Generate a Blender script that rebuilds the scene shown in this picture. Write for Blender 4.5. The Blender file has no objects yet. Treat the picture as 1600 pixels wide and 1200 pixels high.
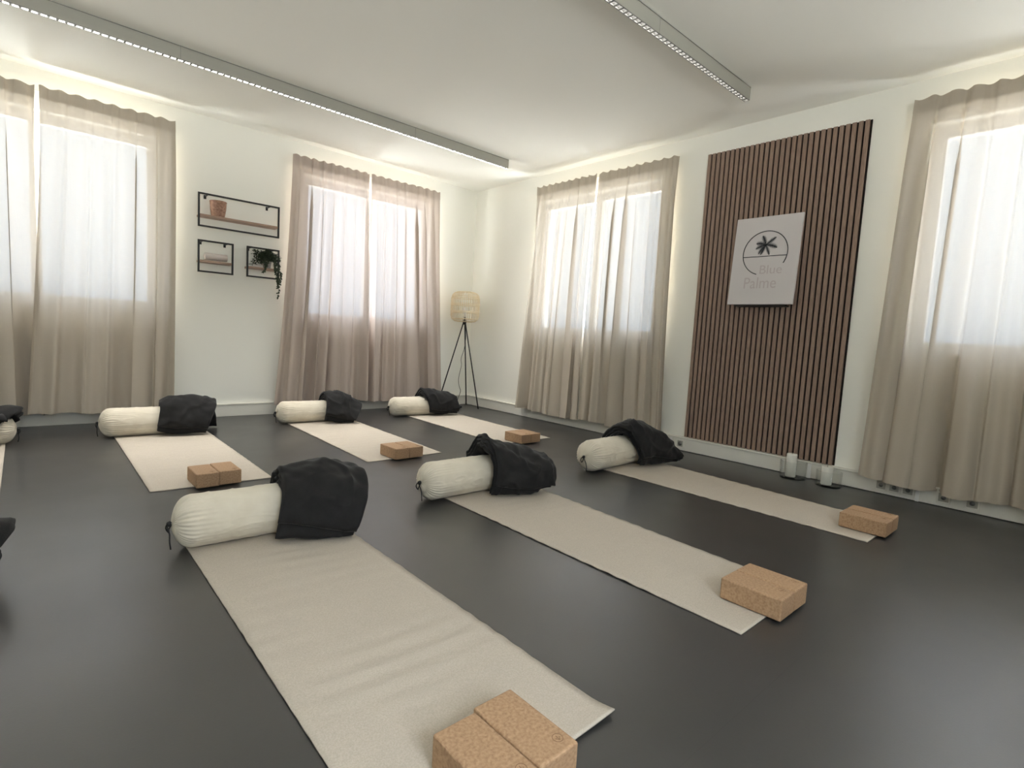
import bpy, bmesh, math, random
from mathutils import Vector, Matrix, noise
C = bpy.context.scene.collection
S = bpy.context.scene
PI = math.pi
H = 2.69                                     # room height

# ------------------------------------------------------------------ camera
def make_camera():
    yaw, pitch, roll = 0.738867714, -0.0886521914, 0.0576246025
    f = Vector((math.cos(pitch)*math.sin(yaw), math.cos(pitch)*math.cos(yaw), math.sin(pitch)))
    r = Vector((math.cos(yaw), -math.sin(yaw), 0)); u = r.cross(f)
    r2 = r*math.cos(roll) + u*math.sin(roll); u2 = -r*math.sin(roll) + u*math.cos(roll)
    cd = bpy.data.cameras.new('camera'); cam = bpy.data.objects.new('camera', cd); C.objects.link(cam)
    M = Matrix((r2, u2, -f)).transposed().to_4x4(); M.translation = Vector((-4.31975, -5.5939, 0.9165))
    cam.matrix_world = M
    cd.sensor_width = 36; cd.lens = 850.665/1600*36; cd.clip_start = 0.02
    S.camera = cam
make_camera()

# ------------------------------------------------------------------ world, daylight, exposure
SKY = 8.6
w = bpy.data.worlds.new('overcast_sky'); S.world = w; w.use_nodes = True
nt = w.node_tree; nt.nodes.clear()
out = nt.nodes.new('ShaderNodeOutputWorld'); bg = nt.nodes.new('ShaderNodeBackground')
tc = nt.nodes.new('ShaderNodeTexCoord'); sp = nt.nodes.new('ShaderNodeSeparateXYZ'); cr = nt.nodes.new('ShaderNodeValToRGB')
mr = nt.nodes.new('ShaderNodeMapRange'); mr.inputs[1].default_value = -1; mr.inputs[2].default_value = 1
nt.links.new(tc.outputs['Generated'], sp.inputs[0]); nt.links.new(sp.outputs['Z'], mr.inputs[0]); nt.links.new(mr.outputs[0], cr.inputs[0])
cr.color_ramp.elements[0].position = 0.0; cr.color_ramp.elements[0].color = (2.5, 2.5, 2.42, 1)
cr.color_ramp.elements[1].position = 1.0; cr.color_ramp.elements[1].color = (2.6, 2.75, 3.0, 1)
e = cr.color_ramp.elements.new(.47); e.color = (2.0, 2.0, 1.95, 1)
for q_, c_ in ((.5, (.30, .36, .43, 1)), (.64, (.45, .52, .60, 1)), (.76, (1.5, 1.6, 1.75, 1))):                # overcast: the zenith outshines the horizon
    e = cr.color_ramp.elements.new(q_); e.color = c_
nt.links.new(cr.outputs[0], bg.inputs[0]); bg.inputs[1].default_value = SKY; nt.links.new(bg.outputs[0], out.inputs[0])
def portal(name, loc, rot, sx, sy):
    l = bpy.data.lights.new(name, 'AREA'); l.shape = 'RECTANGLE'; l.size = sx; l.size_y = sy
    l.cycles.is_portal = True
    o = bpy.data.objects.new(name, l); C.objects.link(o); o.location = loc; o.rotation_euler = rot
S.view_settings.view_transform = 'Standard'; S.view_settings.look = 'None'
S.view_settings.exposure = 0.97; S.view_settings.gamma = 1; S.view_settings.use_curve_mapping = False
S.cycles.use_denoising = True
try: S.cycles.denoiser = 'OPENIMAGEDENOISE'
except Exception: pass
S.cycles.max_bounces = 12; S.cycles.diffuse_bounces = 8; S.cycles.glossy_bounces = 4
S.cycles.transparent_max_bounces = 24; S.cycles.transmission_bounces = 8
S.cycles.sample_clamp_indirect = 6; S.cycles.caustics_reflective = False; S.cycles.caustics_refractive = False

# window openings: (start, end) along the wall, sill and head height
WZ0, WZ1 = 0.955, 2.40
WIN_BACK = [(-5.00, -3.41), (-2.17, -0.67)]           # x ranges on wall y = 0
WIN_RIGHT = [(-2.71, -1.12), (-6.16, -4.66)]          # y ranges on wall x = 0
ADDED_WIN_REAR = [(-4.8, -3.6)]  # unseen window added behind the camera to light the room
WIN_LEFT = []               # x ranges on wall y = YR, behind the camera
XL, YR, WT = -6.2, -7.2, 0.26
RZ0, RZ1 = .9, 2.5                                    # sill and head of the added rear window
for a, b in WIN_BACK: portal('daylight_portal', ((a+b)/2, WT-.01, (WZ0+WZ1)/2), (-PI/2, 0, 0), b-a, WZ1-WZ0)
for a, b in WIN_RIGHT: portal('daylight_portal', (WT-.01, (a+b)/2, (WZ0+WZ1)/2), (0, PI/2, 0), WZ1-WZ0, b-a)
for a, b in WIN_LEFT: portal('daylight_portal', (XL-WT+.01, (a+b)/2, (WZ0+WZ1)/2), (0, -PI/2, 0), WZ1-WZ0, b-a)
for a, b in ADDED_WIN_REAR: portal('daylight_portal', ((a+b)/2, YR-WT+.01, (RZ0+RZ1)/2), (PI/2, 0, 0), b-a, RZ1-RZ0)  # portal of the added rear window

# ------------------------------------------------------------------ materials
def srgb(r, g, b):
    f = lambda c: ((c/255+.055)/1.055)**2.4 if c > 10 else c/255/12.92
    return (f(r), f(g), f(b), 1)
def mat(name, col, rough=.6, var=None, vscale=8, bump=0, bscale=60, bdist=.002, metal=0, sheen=0, spec=.5, stretch=None, coord='Object'):
    m = bpy.data.materials.new(name); m.use_nodes = True
    n, l = m.node_tree.nodes, m.node_tree.links
    b = n['Principled BSDF']; b.inputs['Base Color'].default_value = col; b.inputs['Roughness'].default_value = rough
    b.inputs['Metallic'].default_value = metal; b.inputs['Specular IOR Level'].default_value = spec
    if sheen: b.inputs['Sheen Weight'].default_value = sheen; b.inputs['Sheen Roughness'].default_value = .4
    t = n.new('ShaderNodeTexCoord'); mp = n.new('ShaderNodeMapping')
    if stretch: mp.inputs['Scale'].default_value = stretch
    l.new(t.outputs[coord], mp.inputs[0])
    if var:
        x = n.new('ShaderNodeTexNoise'); x.inputs['Scale'].default_value = vscale; x.inputs['Detail'].default_value = 5
        r = n.new('ShaderNodeValToRGB'); r.color_ramp.elements[0].position = .3; r.color_ramp.elements[1].position = .7
        r.color_ramp.elements[0].color = col; r.color_ramp.elements[1].color = var
        l.new(mp.outputs[0], x.inputs[0]); l.new(x.outputs['Fac'], r.inputs[0]); l.new(r.outputs[0], b.inputs['Base Color'])
    if bump:
        x = n.new('ShaderNodeTexNoise'); x.inputs['Scale'].default_value = bscale; x.inputs['Detail'].default_value = 4
        u = n.new('ShaderNodeBump'); u.inputs['Strength'].default_value = bump; u.inputs['Distance'].default_value = bdist
        l.new(mp.outputs[0], x.inputs[0]); l.new(x.outputs['Fac'], u.inputs['Height']); l.new(u.outputs[0], b.inputs['Normal'])
    return m
M = {}
M['wall'] = mat('white_wall_paint', (.89, .885, .825, 1), .8, bump=.15, bscale=220, bdist=.001)
M['ceil'] = mat('ceiling_paint', (.95, .94, .89, 1), .85, bump=.1, bscale=150, bdist=.001)
M['trim'] = mat('painted_trim', (.74, .725, .665, 1), .45)
M['white'] = mat('white_plastic', (.80, .80, .78, 1), .35)
M['frame'] = mat('window_frame_white', (.82, .83, .84, 1), .35)
M['mat'] = mat('beige_mat_fabric', srgb(188, 179, 166), .9, srgb(173, 164, 151), 240, .5, 500, .0015)
M['cork'] = mat('cork', srgb(176, 144, 112), .75, srgb(146, 115, 86), 130, .5, 240, .0015)
M['bolster'] = mat('natural_cotton', srgb(222, 214, 197), .85, srgb(211, 202, 184), 12, .35, 320, .001, sheen=.2)
M['fleece'] = mat('black_fleece', (.008, .0077, .008, 1), .8, (.012, .0117, .012, 1), 30, .6, 260, .0015, sheen=.10, spec=.3)
M['black'] = mat('black_metal', (.012, .011, .011, 1), .45)
M['cordm'] = mat('black_cord', (.01, .01, .01, 1), .7)
M['wood'] = mat('shelf_wood', srgb(150, 124, 108), .6, srgb(170, 145, 128), 14, stretch=(1, 12, 12))
M['felt'] = mat('black_felt', srgb(26, 17, 13), .95)
M['slat'] = mat('walnut_slat', srgb(156, 133, 117), .6, srgb(132, 110, 96), 16, .3, 40, .001, stretch=(9, 9, 1))
M['canvas'] = mat('white_canvas', srgb(208, 203, 203), .7, bump=.2, bscale=600, bdist=.0005)
M['ink'] = mat('dark_ink', srgb(28, 34, 38), .8)
M['pink'] = mat('faded_pink_ink', srgb(192, 182, 183), .8)
M['wax'] = mat('candle_wax', (.80, .79, .72, 1), .5)
M['wick'] = mat('wick', (.03, .025, .02, 1), .9)
M['basket'] = mat('woven_basket', srgb(176, 140, 120), .85, srgb(130, 96, 80), 60, .6, 90, .004)
M['towel'] = mat('white_towel', srgb(214, 205, 199), .95, bump=.5, bscale=300, bdist=.002)
M['leaf'] = mat('leaf_green', srgb(38, 50, 34), .55, srgb(62, 76, 54), 30)
M['stem'] = mat('stem_green', srgb(70, 78, 50), .7)
M['pot'] = mat('grey_pot', srgb(176, 172, 166), .6)
M['rattan'] = mat('bamboo_rattan', srgb(240, 226, 198), .6, srgb(224, 206, 174), 40)
M['metal'] = mat('white_enamel', srgb(158, 157, 148), .5)
M['louvre'] = mat('satin_louvre', srgb(110, 110, 107), .35)
M['tray'] = mat('painted_cell_shade', srgb(34, 30, 24), .6)  # near-black colour stands in for the shade inside the louvre cells
M['radiator'] = mat('radiator_enamel', (.62, .60, .57, 1), .4)
M['dark'] = mat('dark_socket_hole', (.02, .02, .02, 1), .6)
M['socket'] = mat('socket_insert', srgb(170, 168, 158), .5)
M['hinge'] = mat('grey_metal_and_shade_line', srgb(120, 120, 120), .4, metal=.8)  # also colours the shadow strip on the ceiling lights

def floor_mat():
    m = bpy.data.materials.new('dark_vinyl'); m.use_nodes = True
    n, l = m.node_tree.nodes, m.node_tree.links; b = n['Principled BSDF']
    t = n.new('ShaderNodeTexCoord')
    x = n.new('ShaderNodeTexNoise'); x.inputs['Scale'].default_value = 1.2; x.inputs['Detail'].default_value = 3; x.inputs['Roughness'].default_value = .6
    l.new(t.outputs['Object'], x.inputs[0])
    r = n.new('ShaderNodeValToRGB'); r.color_ramp.elements[0].position = .3; r.color_ramp.elements[1].position = .75
    r.color_ramp.elements[0].color = (.026, .0255, .025, 1); r.color_ramp.elements[1].color = (.038, .037, .036, 1)
    l.new(x.outputs['Fac'], r.inputs[0])
    # fine speckle
    s = n.new('ShaderNodeTexNoise'); s.inputs['Scale'].default_value = 160; s.inputs['Detail'].default_value = 2
    l.new(t.outputs['Object'], s.inputs[0])
    mx = n.new('ShaderNodeMix'); mx.data_type = 'RGBA'; mx.blend_type = 'OVERLAY'; mx.inputs[0].default_value = .12
    l.new(r.outputs[0], mx.inputs[6]); l.new(s.outputs['Color'], mx.inputs[7])
    # sheet seams every 2 m across x, thin welded lines
    sx = n.new('ShaderNodeSeparateXYZ'); l.new(t.outputs['Object'], sx.inputs[0])
    def math_(op, a, v=None):
        k = n.new('ShaderNodeMath'); k.operation = op
        if hasattr(a, 'links'): l.new(a, k.inputs[0])
        else: k.inputs[0].default_value = a
        if v is not None: k.inputs[1].default_value = v
        return k.outputs[0]
    q = math_('ADD', sx.outputs['Y'], 20.05); q = math_('MODULO', q, 2.0); q = math_('SUBTRACT', q, 1.0); q = math_('ABSOLUTE', q); q = math_('LESS_THAN', q, .0015)
    q = math_('MULTIPLY', q, .35)
    m2 = n.new('ShaderNodeMix'); m2.data_type = 'RGBA'; l.new(q, m2.inputs[0]); l.new(mx.outputs[2], m2.inputs[6]); m2.inputs[7].default_value = (.015, .015, .015, 1)
    l.new(m2.outputs[2], b.inputs['Base Color'])
    # scuffed sheen
    y = n.new('ShaderNodeTexNoise'); y.inputs['Scale'].default_value = 2.2; y.inputs['Detail'].default_value = 3; l.new(t.outputs['Object'], y.inputs[0])
    mr = n.new('ShaderNodeMapRange'); mr.inputs[1].default_value = .3; mr.inputs[2].default_value = .7; mr.inputs[3].default_value = .30; mr.inputs[4].default_value = .36
    l.new(y.outputs['Fac'], mr.inputs[0]); l.new(mr.outputs[0], b.inputs['Roughness'])
    b.inputs['Specular IOR Level'].default_value = .95
    u = n.new('ShaderNodeBump'); u.inputs['Strength'].default_value = .12; u.inputs['Distance'].default_value = .001
    l.new(s.outputs['Fac'], u.inputs['Height']); l.new(u.outputs[0], b.inputs['Normal'])
    return m
M['floor'] = floor_mat()

def curtain_mat(name, col, transp=.05, transl=.045):
    m = bpy.data.materials.new(name); m.use_nodes = True
    n, l = m.node_tree.nodes, m.node_tree.links; n.clear()
    o = n.new('ShaderNodeOutputMaterial'); d = n.new('ShaderNodeBsdfDiffuse'); tl = n.new('ShaderNodeBsdfTranslucent'); tp = n.new('ShaderNodeBsdfTransparent')
    t = n.new('ShaderNodeTexCoord')
    # woven slub: fine streaks in both directions
    a = n.new('ShaderNodeTexNoise'); a.inputs['Scale'].default_value = 1; a.inputs['Detail'].default_value = 3
    mp = n.new('ShaderNodeMapping'); mp.inputs['Scale'].default_value = (25, 25, 300); l.new(t.outputs['Object'], mp.inputs[0]); l.new(mp.outputs[0], a.inputs[0])
    c = n.new('ShaderNodeTexNoise'); c.inputs['Scale'].default_value = 1; c.inputs['Detail'].default_value = 3
    mp2 = n.new('ShaderNodeMapping'); mp2.inputs['Scale'].default_value = (260, 260, 14); l.new(t.outputs['Object'], mp2.inputs[0]); l.new(mp2.outputs[0], c.inputs[0])
    ad = n.new('ShaderNodeMath'); ad.operation = 'ADD'; l.new(a.outputs['Fac'], ad.inputs[0]); l.new(c.outputs['Fac'], ad.inputs[1])
    mr = n.new('ShaderNodeMapRange'); mr.inputs[1].default_value = .7; mr.inputs[2].default_value = 1.3; mr.inputs[3].default_value = transp-.012; mr.inputs[4].default_value = transp+.012
    l.new(ad.outputs[0], mr.inputs[0])
    d.inputs[0].default_value = col; tl.inputs[0].default_value = (min(1, col[0]*1.12), min(1, col[1]*1.18), min(1, col[2]*1.33), 1)
    tp.inputs[0].default_value = (1, .99, .97, 1)
    m1 = n.new('ShaderNodeMixShader'); m1.inputs[0].default_value = transl; l.new(d.outputs[0], m1.inputs[1]); l.new(tl.outputs[0], m1.inputs[2])
    m2 = n.new('ShaderNodeMixShader'); l.new(mr.outputs[0], m2.inputs[0]); l.new(m1.outputs[0], m2.inputs[1]); l.new(tp.outputs[0], m2.inputs[2])
    l.new(m2.outputs[0], o.inputs[0])
    return m
M['linen'] = curtain_mat('sand_linen', (.50,.445,.37,1))
M['linen_rose'] = curtain_mat('rose_sand_linen', (.50,.425,.37,1))

def glass_mat(name='thin_glass', tint=(.97, .98, .98, 1), refl=.05):
    m = bpy.data.materials.new(name); m.use_nodes = True
    n, l = m.node_tree.nodes, m.node_tree.links; n.clear()
    o = n.new('ShaderNodeOutputMaterial'); g = n.new('ShaderNodeBsdfGlossy'); g.inputs['Roughness'].default_value = .02
    tp = n.new('ShaderNodeBsdfTransparent'); tp.inputs[0].default_value = tint
    w_ = n.new('ShaderNodeLayerWeight'); w_.inputs[0].default_value = .5
    pw = n.new('ShaderNodeMath'); pw.operation = 'POWER'; pw.inputs[1].default_value = 4; l.new(w_.outputs['Facing'], pw.inputs[0])
    f = n.new('ShaderNodeMath'); f.operation = 'MULTIPLY_ADD'; f.inputs[1].default_value = .6; f.inputs[2].default_value = .035; l.new(pw.outputs[0], f.inputs[0])
    mx = n.new('ShaderNodeMixShader'); l.new(f.outputs[0], mx.inputs[0]); l.new(tp.outputs[0], mx.inputs[1]); l.new(g.outputs[0], mx.inputs[2]); l.new(mx.outputs[0], o.inputs[0])
    return m
M['glass'] = glass_mat()
M['jar'] = glass_mat('jar_glass', (.975, .98, .975, 1))

# ------------------------------------------------------------------ helpers
def tag(o, label=None, cat=None, group=None, kind=None):
    if label: o['label'] = label
    if cat: o['category'] = cat
    if group: o['group'] = group
    if kind: o['kind'] = kind
    return o
def empty(name, loc, label, cat, group=None, rz=0):
    o = bpy.data.objects.new(name, None); C.objects.link(o); o.location = loc; o.rotation_euler = (0, 0, rz); o.empty_display_size = .05
    return tag(o, label, cat, group)
def link(name, me, m, parent=None, loc=None):
    o = bpy.data.objects.new(name, me); C.objects.link(o)
    if m: me.materials.append(m)
    if parent: o.parent = parent
    if loc: o.location = loc
    return o
def pydata(name, V, F, m, parent=None, smooth=True, loc=None):
    me = bpy.data.meshes.new(name); me.from_pydata([tuple(v) for v in V], [], F); me.update()
    if smooth:
        for p in me.polygons: p.use_smooth = True
    return link(name, me, m, parent, loc)
class MB:
    """collects shapes into one mesh"""
    def __init__(s): s.bm = bmesh.new()
    def box(s, a, b, bev=0, seg=2, mtx=None):
        x0, x1 = sorted((a[0], b[0])); y0, y1 = sorted((a[1], b[1])); z0, z1 = sorted((a[2], b[2]))
        t = bmesh.new(); bmesh.ops.create_cube(t, size=1)
        for v in t.verts: v.co = Vector((x0+(v.co.x+.5)*(x1-x0), y0+(v.co.y+.5)*(y1-y0), z0+(v.co.z+.5)*(z1-z0)))
        if bev: bmesh.ops.bevel(t, geom=t.edges[:], offset=bev, segments=seg, profile=.5, affect='EDGES', clamp_overlap=True)
        if mtx: t.transform(mtx)
        s._add(t); return s
    def _add(s, t):
        me = bpy.data.meshes.new('tmp'); t.to_mesh(me); t.free(); s.bm.from_mesh(me); bpy.data.meshes.remove(me)
    def tube(s, pts, r, n=8, caps=True, radii=None):
        pts = [Vector(p) for p in pts]; rings = []; prev = None
        for i, p in enumerate(pts):
            d = (pts[min(i+1, len(pts)-1)] - pts[max(i-1, 0)]).normalized()
            if prev is None:
                a = d.orthogonal().normalized()
            else:
                a = (prev - d*prev.dot(d)); a = a.normalized() if a.length > 1e-6 else d.orthogonal().normalized()
            prev = a; b = d.cross(a); rr = radii[i] if radii else r
            rings.append([s.bm.verts.new(p + (a*math.cos(2*PI*k/n) + b*math.sin(2*PI*k/n))*rr) for k in range(n)])
        for i in range(len(rings)-1):
            for k in range(n): s.bm.faces.new((rings[i][k], rings[i][(k+1) % n], rings[i+1][(k+1) % n], rings[i+1][k])).smooth = True
        if caps: s.bm.faces.new(rings[0][::-1]); s.bm.faces.new(rings[-1])
        return s
    def lathe(s, prof, n=32, c=(0, 0, 0), close=False):
        rings = []
        for r, z in prof:
            if r < 1e-6: rings.append([s.bm.verts.new((c[0], c[1], c[2]+z))])
            else: rings.append([s.bm.verts.new((c[0]+r*math.cos(2*PI*k/n), c[1]+r*math.sin(2*PI*k/n), c[2]+z)) for k in range(n)])
        idx = list(range(len(rings)-1))
        for i in idx:
            A, B = rings[i], rings[i+1]
            for k in range(n):
                k2 = (k+1) % n
                if len(A) == 1 and len(B) == 1: continue
                if len(A) == 1: f = s.bm.faces.new((A[0], B[k2], B[k]))
                elif len(B) == 1: f = s.bm.faces.new((A[k], A[k2], B[0]))
                else: f = s.bm.faces.new((A[k], A[k2], B[k2], B[k]))
                f.smooth = True
        return s
    def poly(s, pts):
        s.bm.faces.new([s.bm.verts.new(p) for p in pts]); return s
    def build(s, name, m, parent=None, loc=None):
        me = bpy.data.meshes.new(name); bmesh.ops.recalc_face_normals(s.bm, faces=s.bm.faces[:]); s.bm.to_mesh(me); s.bm.free()
        return link(name, me, m, parent, loc)
def struct(o): o['kind'] = 'structure'; return o
def catmull(P, t):
    n = len(P)-1; t = max(0, min(n, t)); i = min(int(t), n-1); f = t-i
    p1, p2 = P[i], P[i+1]; p0 = P[i-1] if i > 0 else p1*2-p2; p3 = P[i+2] if i+2 <= n else p2*2-p1
    return .5*((2*p1) + (p2-p0)*f + (2*p0-5*p1+4*p2-p3)*f*f + (3*p1-p0-3*p2+p3)*f**3)

# ------------------------------------------------------------------ room shell
struct(MB().box((XL-WT, YR-WT, -.1), (WT, WT, 0)).build('floor', M['floor']))
struct(MB().box((XL-WT, YR-WT, H), (WT, WT, H+.15)).build('ceiling', M['ceil']))
def wall(name, axis, inner, outer, lo, hi, holes, WZ0=WZ0, WZ1=WZ1):
    """wall slab with window holes; axis 'x' runs along x at y inner..outer"""
    b = MB()
    def seg(a, c, z0, z1):
        if c-a < 1e-5 or z1-z0 < 1e-5: return
        if axis == 'x': b.box((a, inner, z0), (c, outer, z1))
        else: b.box((inner, a, z0), (outer, c, z1))
    cur = lo
    for a, c in sorted(holes):
        seg(cur, a, 0, H); seg(a, c, 0, WZ0); seg(a, c, WZ1, H); cur = c
    seg(cur, hi, 0, H)
    return struct(b.build(name, M['wall']))
wall('wall_back', 'x', 0, WT, XL, 0, WIN_BACK)
wall('wall_right', 'y', 0, WT, YR-WT, WT, WIN_RIGHT)
wall('wall_rear', 'x', YR-WT, YR, XL, 0, ADDED_WIN_REAR, RZ0, RZ1)
wall('wall_left', 'y', XL-WT, XL, YR-WT, WT, WIN_LEFT)

def window(idx, axis, a, c, side=1, inner=0, WZ0=WZ0, WZ1=WZ1):
    """two-casement window in the reveal. side=+1: outdoors is the positive direction"""
    def P(s, d, z): return (s, inner+side*d, z) if axis == 'x' else (inner+side*d, s, z)
    root = MB(); t = .04
    for q in ((P(a, .11, WZ0), P(a+t, .17, WZ1)), (P(c-t, .11, WZ0), P(c, .17, WZ1)), (P(a+t, .11, WZ0), P(c-t, .17, WZ0+t)), (P(a+t, .11, WZ1-t), P(c-t, .17, WZ1))):
        root.box(*q, bev=.004)
    o = struct(root.build('window_%d' % idx, M['frame']))
    mid = (a+c)/2
    for s0, s1 in ((a+t, mid), (mid, c-t)):
        k = MB(); z0, z1, u = WZ0+t, WZ1-t, .034
        for q in ((P(s0, .095, z0), P(s0+u, .15, z1)), (P(s1-u, .095, z0), P(s1-.0005, .15, z1)), (P(s0+u, .095, z0), P(s1-u, .15, z0+u)), (P(s0+u, .095, z1-u), P(s1-u, .15, z1))):
            k.box(*q, bev=.004)
        ca = k.build('casement', M['frame'], o)
        MB().box(P(s0+u-.004, .12, z0+u-.004), P(s1-u+.004, .126, z1-u+.004)).build('glass_pane', M['glass'], ca)
        if s0 > a+.1:
            MB().box(P(mid+.004, .08, z1-.32), P(mid+.026, .096, z1-.20), .003).build('hinge', M['frame'], ca)
    k = MB().box(P(a-.04, -.035, WZ0-.012), P(c+.04, .12, WZ0+.012), .004); k.build('window_sill', M['frame'], o)
    return o
window(1, 'x', *WIN_BACK[0]); window(2, 'x', *WIN_BACK[1])
window(3, 'y', *WIN_RIGHT[0]); window(4, 'y', *WIN_RIGHT[1])
window(5, 'x', *ADDED_WIN_REAR[0], side=-1, inner=YR, WZ0=RZ0, WZ1=RZ1)  # added rear window, there only to bring in light

b = MB().box((XL, -.022, 0), (-.0, 0, .108), .002); b.box((XL, -.028, .108), (-.0, 0, .12), .002)
struct(b.build('baseboard_back', M['trim']))
# cable duct used as a baseboard on the right wall
b = MB().box((-.04, YR, .004), (0, -.03, .112), .003); b.box((-.046, YR, .108), (0, -.03, .121), .003)
rb = struct(b.build('baseboard_right', M['trim']))
b = MB()
for y0, y1 in ((-3.045, -3.02), (-4.0, -3.975), (-4.19, -4.165), (-4.84, -4.82)): b.box((-.0435, y0, .002), (-.02, y1, .1205), .001)
b.build('duct_joint', M['white'], rb)
struct(MB().box((XL, YR, 0), (XL+.02, -.03, .12), .003).build('baseboard_left', M['trim']))

def socket(y, half, label, tilt=0, grp=None):
    t = empty('power_socket', (-.0405, y, .062), label, 'socket', grp)
    MB().box((-.006, -half, -.038), (0, half, .038), .003).build('cover_plate', M['trim'], t)
    k = MB().box((-.008, -.026, -.026), (-.005, .026, .026), .002).build('insert', M['socket'], t)
    b = MB()
    rr = .019 if grp is None else .013
    b.lathe([(0, 0), (rr, 0), (rr, .002), (0, .002)], 20)
    b.bm.transform(Matrix.Rotation(PI/2, 4, 'Y') @ Matrix.Translation((0, 0, -.0105)))
    b.build('recess', M['hinge'], k)
socket(-3.125, .05, 'white power socket in the duct just left of the slatted panel')
socket(-4.63, .036, 'white socket below the right curtain, nearest the candles', grp='sockets under the right curtain')
socket(-4.705, .036, 'white socket below the right curtain, middle of the close three', grp='sockets under the right curtain')
socket(-4.78, .036, 'white socket below the right curtain, last of the close three', grp='sockets under the right curtain')
socket(-4.965, .036, 'dark-holed socket under the right curtain, beyond the close three', grp='sockets under the right curtain')
socket(-5.105, .036, 'rightmost dark-holed socket under the right curtain, near the frame edge', grp='sockets under the right curtain')

# ------------------------------------------------------------------ linear ceiling lights
def ceiling_light(y, x0, x1, label, watts):
    t = empty('linear_ceiling_light', (x1, y, H), label, 'ceiling light', 'long louvred ceiling lights')
    L = x1-x0; D = .084; Wd = .036
    b = MB()
    b.box((-L+.006, 0, -D), (-.006, .004, 0)); b.box((-L+.006, Wd-.004, -D), (-.006, Wd, 0)); b.box((-L+.006, .004, -.012), (-.006, Wd-.004, 0))
    b.box((-.006, -.001, -D-.003), (0, Wd+.001, 0)); b.box((-L, -.001, -D-.003), (-L+.006, Wd+.001, 0))
    b.build('housing', M['metal'], t)
    q = MB(); q.box((-L+.007, .0055, -.05), (-.007, Wd-.0055, -.045)); q.box((-L+.007, .0042, -D+.006), (-.007, .0054, -.045)); q.box((-L+.007, Wd-.0054, -D+.006), (-.007, Wd-.0042, -.045))
    q.build('dark_cell_liner', M['tray'], t)  # tray and side liners coloured dark so the cells look unlit
    k = MB(); p = .0405; x = -L+.02
    k.box((-L+.006, .0005, -D-.003), (-.006, .0045, -D-.0003)); k.box((-L+.006, Wd-.0045, -D-.003), (-.006, Wd-.0005, -D-.0003))
    while x < -.02:
        k.box((x, .006, -D-.002), (x+.012, Wd-.006, -D+.010)); x += p
    k.build('louvre', M['louvre'], t)
    MB().box((-L, -.0016, -.005), (0, -.0011, -.0015)).build('painted_shadow_gap', M['hinge'], t)  # grey strip imitating the thin shadow line where housing meets ceiling
    for xj in (-1.1, -2.9): MB().box((xj-.001, -.0006, -D), (xj+.001, .001, 0)).build('housing_joint', M['hinge'], t)
    l_ = bpy.data.lights.new('lamp_light', 'AREA'); l_.shape = 'RECTANGLE'; l_.size = L-.05; l_.size_y = Wd-.01; l_.energy = watts; l_.color = (1, .975, .93); l_.spread = math.radians(125)
    lo = bpy.data.objects.new('lamp_light', l_); C.objects.link(lo); lo.parent = t; lo.location = (-L/2, Wd/2, -.0575)
ceiling_light(-1.262, -5.4, -.595, 'long white louvred ceiling light parallel to the shelf wall, left in the photo', 50)
ceiling_light(-3.742, -5.4, -.595, 'white louvred ceiling light nearer the viewer, ending above the slatted panel side', 5)

# ------------------------------------------------------------------ curtains
def curtain(axis, t0, t1, b0, b1, label, m, seed, folds=7, group=None, ztop=2.545, zbot=.105, d0=.125, sway=0, amp=1.0, bow=0):
    """axis 'x' hangs before the back wall, 'y' before the right wall. t0,t1 top ends, b0,b1 bottom ends along the wall"""
    rnd = random.Random(seed)
    cx = (t0+t1)/2
    base = (cx, -d0, zbot) if axis == 'x' else (-d0, cx, zbot)
    root = empty('curtain', base, label, 'curtain', group)
    NU, NV = 240, 60
    ph = [rnd.uniform(0, 2*PI) for _ in range(8)]
    w1 = folds; warp = [rnd.uniform(-.5, .5) for _ in range(4)]
    def prof(u, v):
        uu = u + .018*math.sin(2*PI*u*1.7+ph[0]) + .030*math.sin(2*PI*u*.9+ph[1]+.8*v)
        s1 = math.sin(2*PI*w1*uu+ph[2]+sway*v)
        s2 = math.sin(2*PI*w1*.53*uu+ph[3]+1.1*v)
        s3 = math.sin(2*PI*w1*2.1*uu+ph[4]-.5*v)
        env = .55+.45*math.sin(2*PI*u*1.3+ph[5])
        top = math.copysign(abs(math.sin(2*PI*(folds+2)*u+ph[6]))**.6, math.sin(2*PI*(folds+2)*u+ph[6]))
        a = min(1, v*5)
        low = .014*s1*(.6+.4*env) + .018*s2*(.4+v) + .030*v*s1*env + .006*s3 + .005*s3*v
        return amp*((1-a)*.010*top*(.4+.6*env) + a*low)
    def sheet(v0, v1, nv, off, name, mm, dz=0):
        V, F = [], []
        for j in range(nv+1):
            v = v0+(v1-v0)*j/nv
            for i in range(NU+1):
                u = i/NU
                s = (t0*(1-u)+t1*u)*(1-v**1.4) + (b0*(1-u)+b1*u)*v**1.4 + bow*math.sin(PI*v)*(1-2*u)
                d = prof(u, v)
                e2 = max(0, math.sin(2*PI*u*1.1+ph[5]+1.2))**2
                s += (.012+.026*e2)*amp*math.cos(2*PI*w1*u+ph[2]+sway*v)*min(1, .25+v*4)
                z = ztop+(zbot-ztop)*v + .006*math.sin(2*PI*(folds+2)*u+ph[6]+1)*(1 if v < .02 else 0) + .012*v*math.sin(5*u+ph[7])
                dd = -d0+.058*(1-v)**2-d-off
                p = (s, dd, z) if axis == 'x' else (dd, s, z)
                V.append((p[0]-base[0], p[1]-base[1], p[2]-base[2]))
        for j in range(nv):
            for i in range(NU):
                a = j*(NU+1)+i; F.append((a, a+1, a+NU+2, a+NU+1))
        return pydata(name, V, F, mm, root)
    sheet(0, 1, NV, 0, 'drape', m)
    sheet(0, .036, 4, .004, 'heading_band', m)
    sheet(.972, 1, 3, .003, 'hem', m)
    return root
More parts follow.
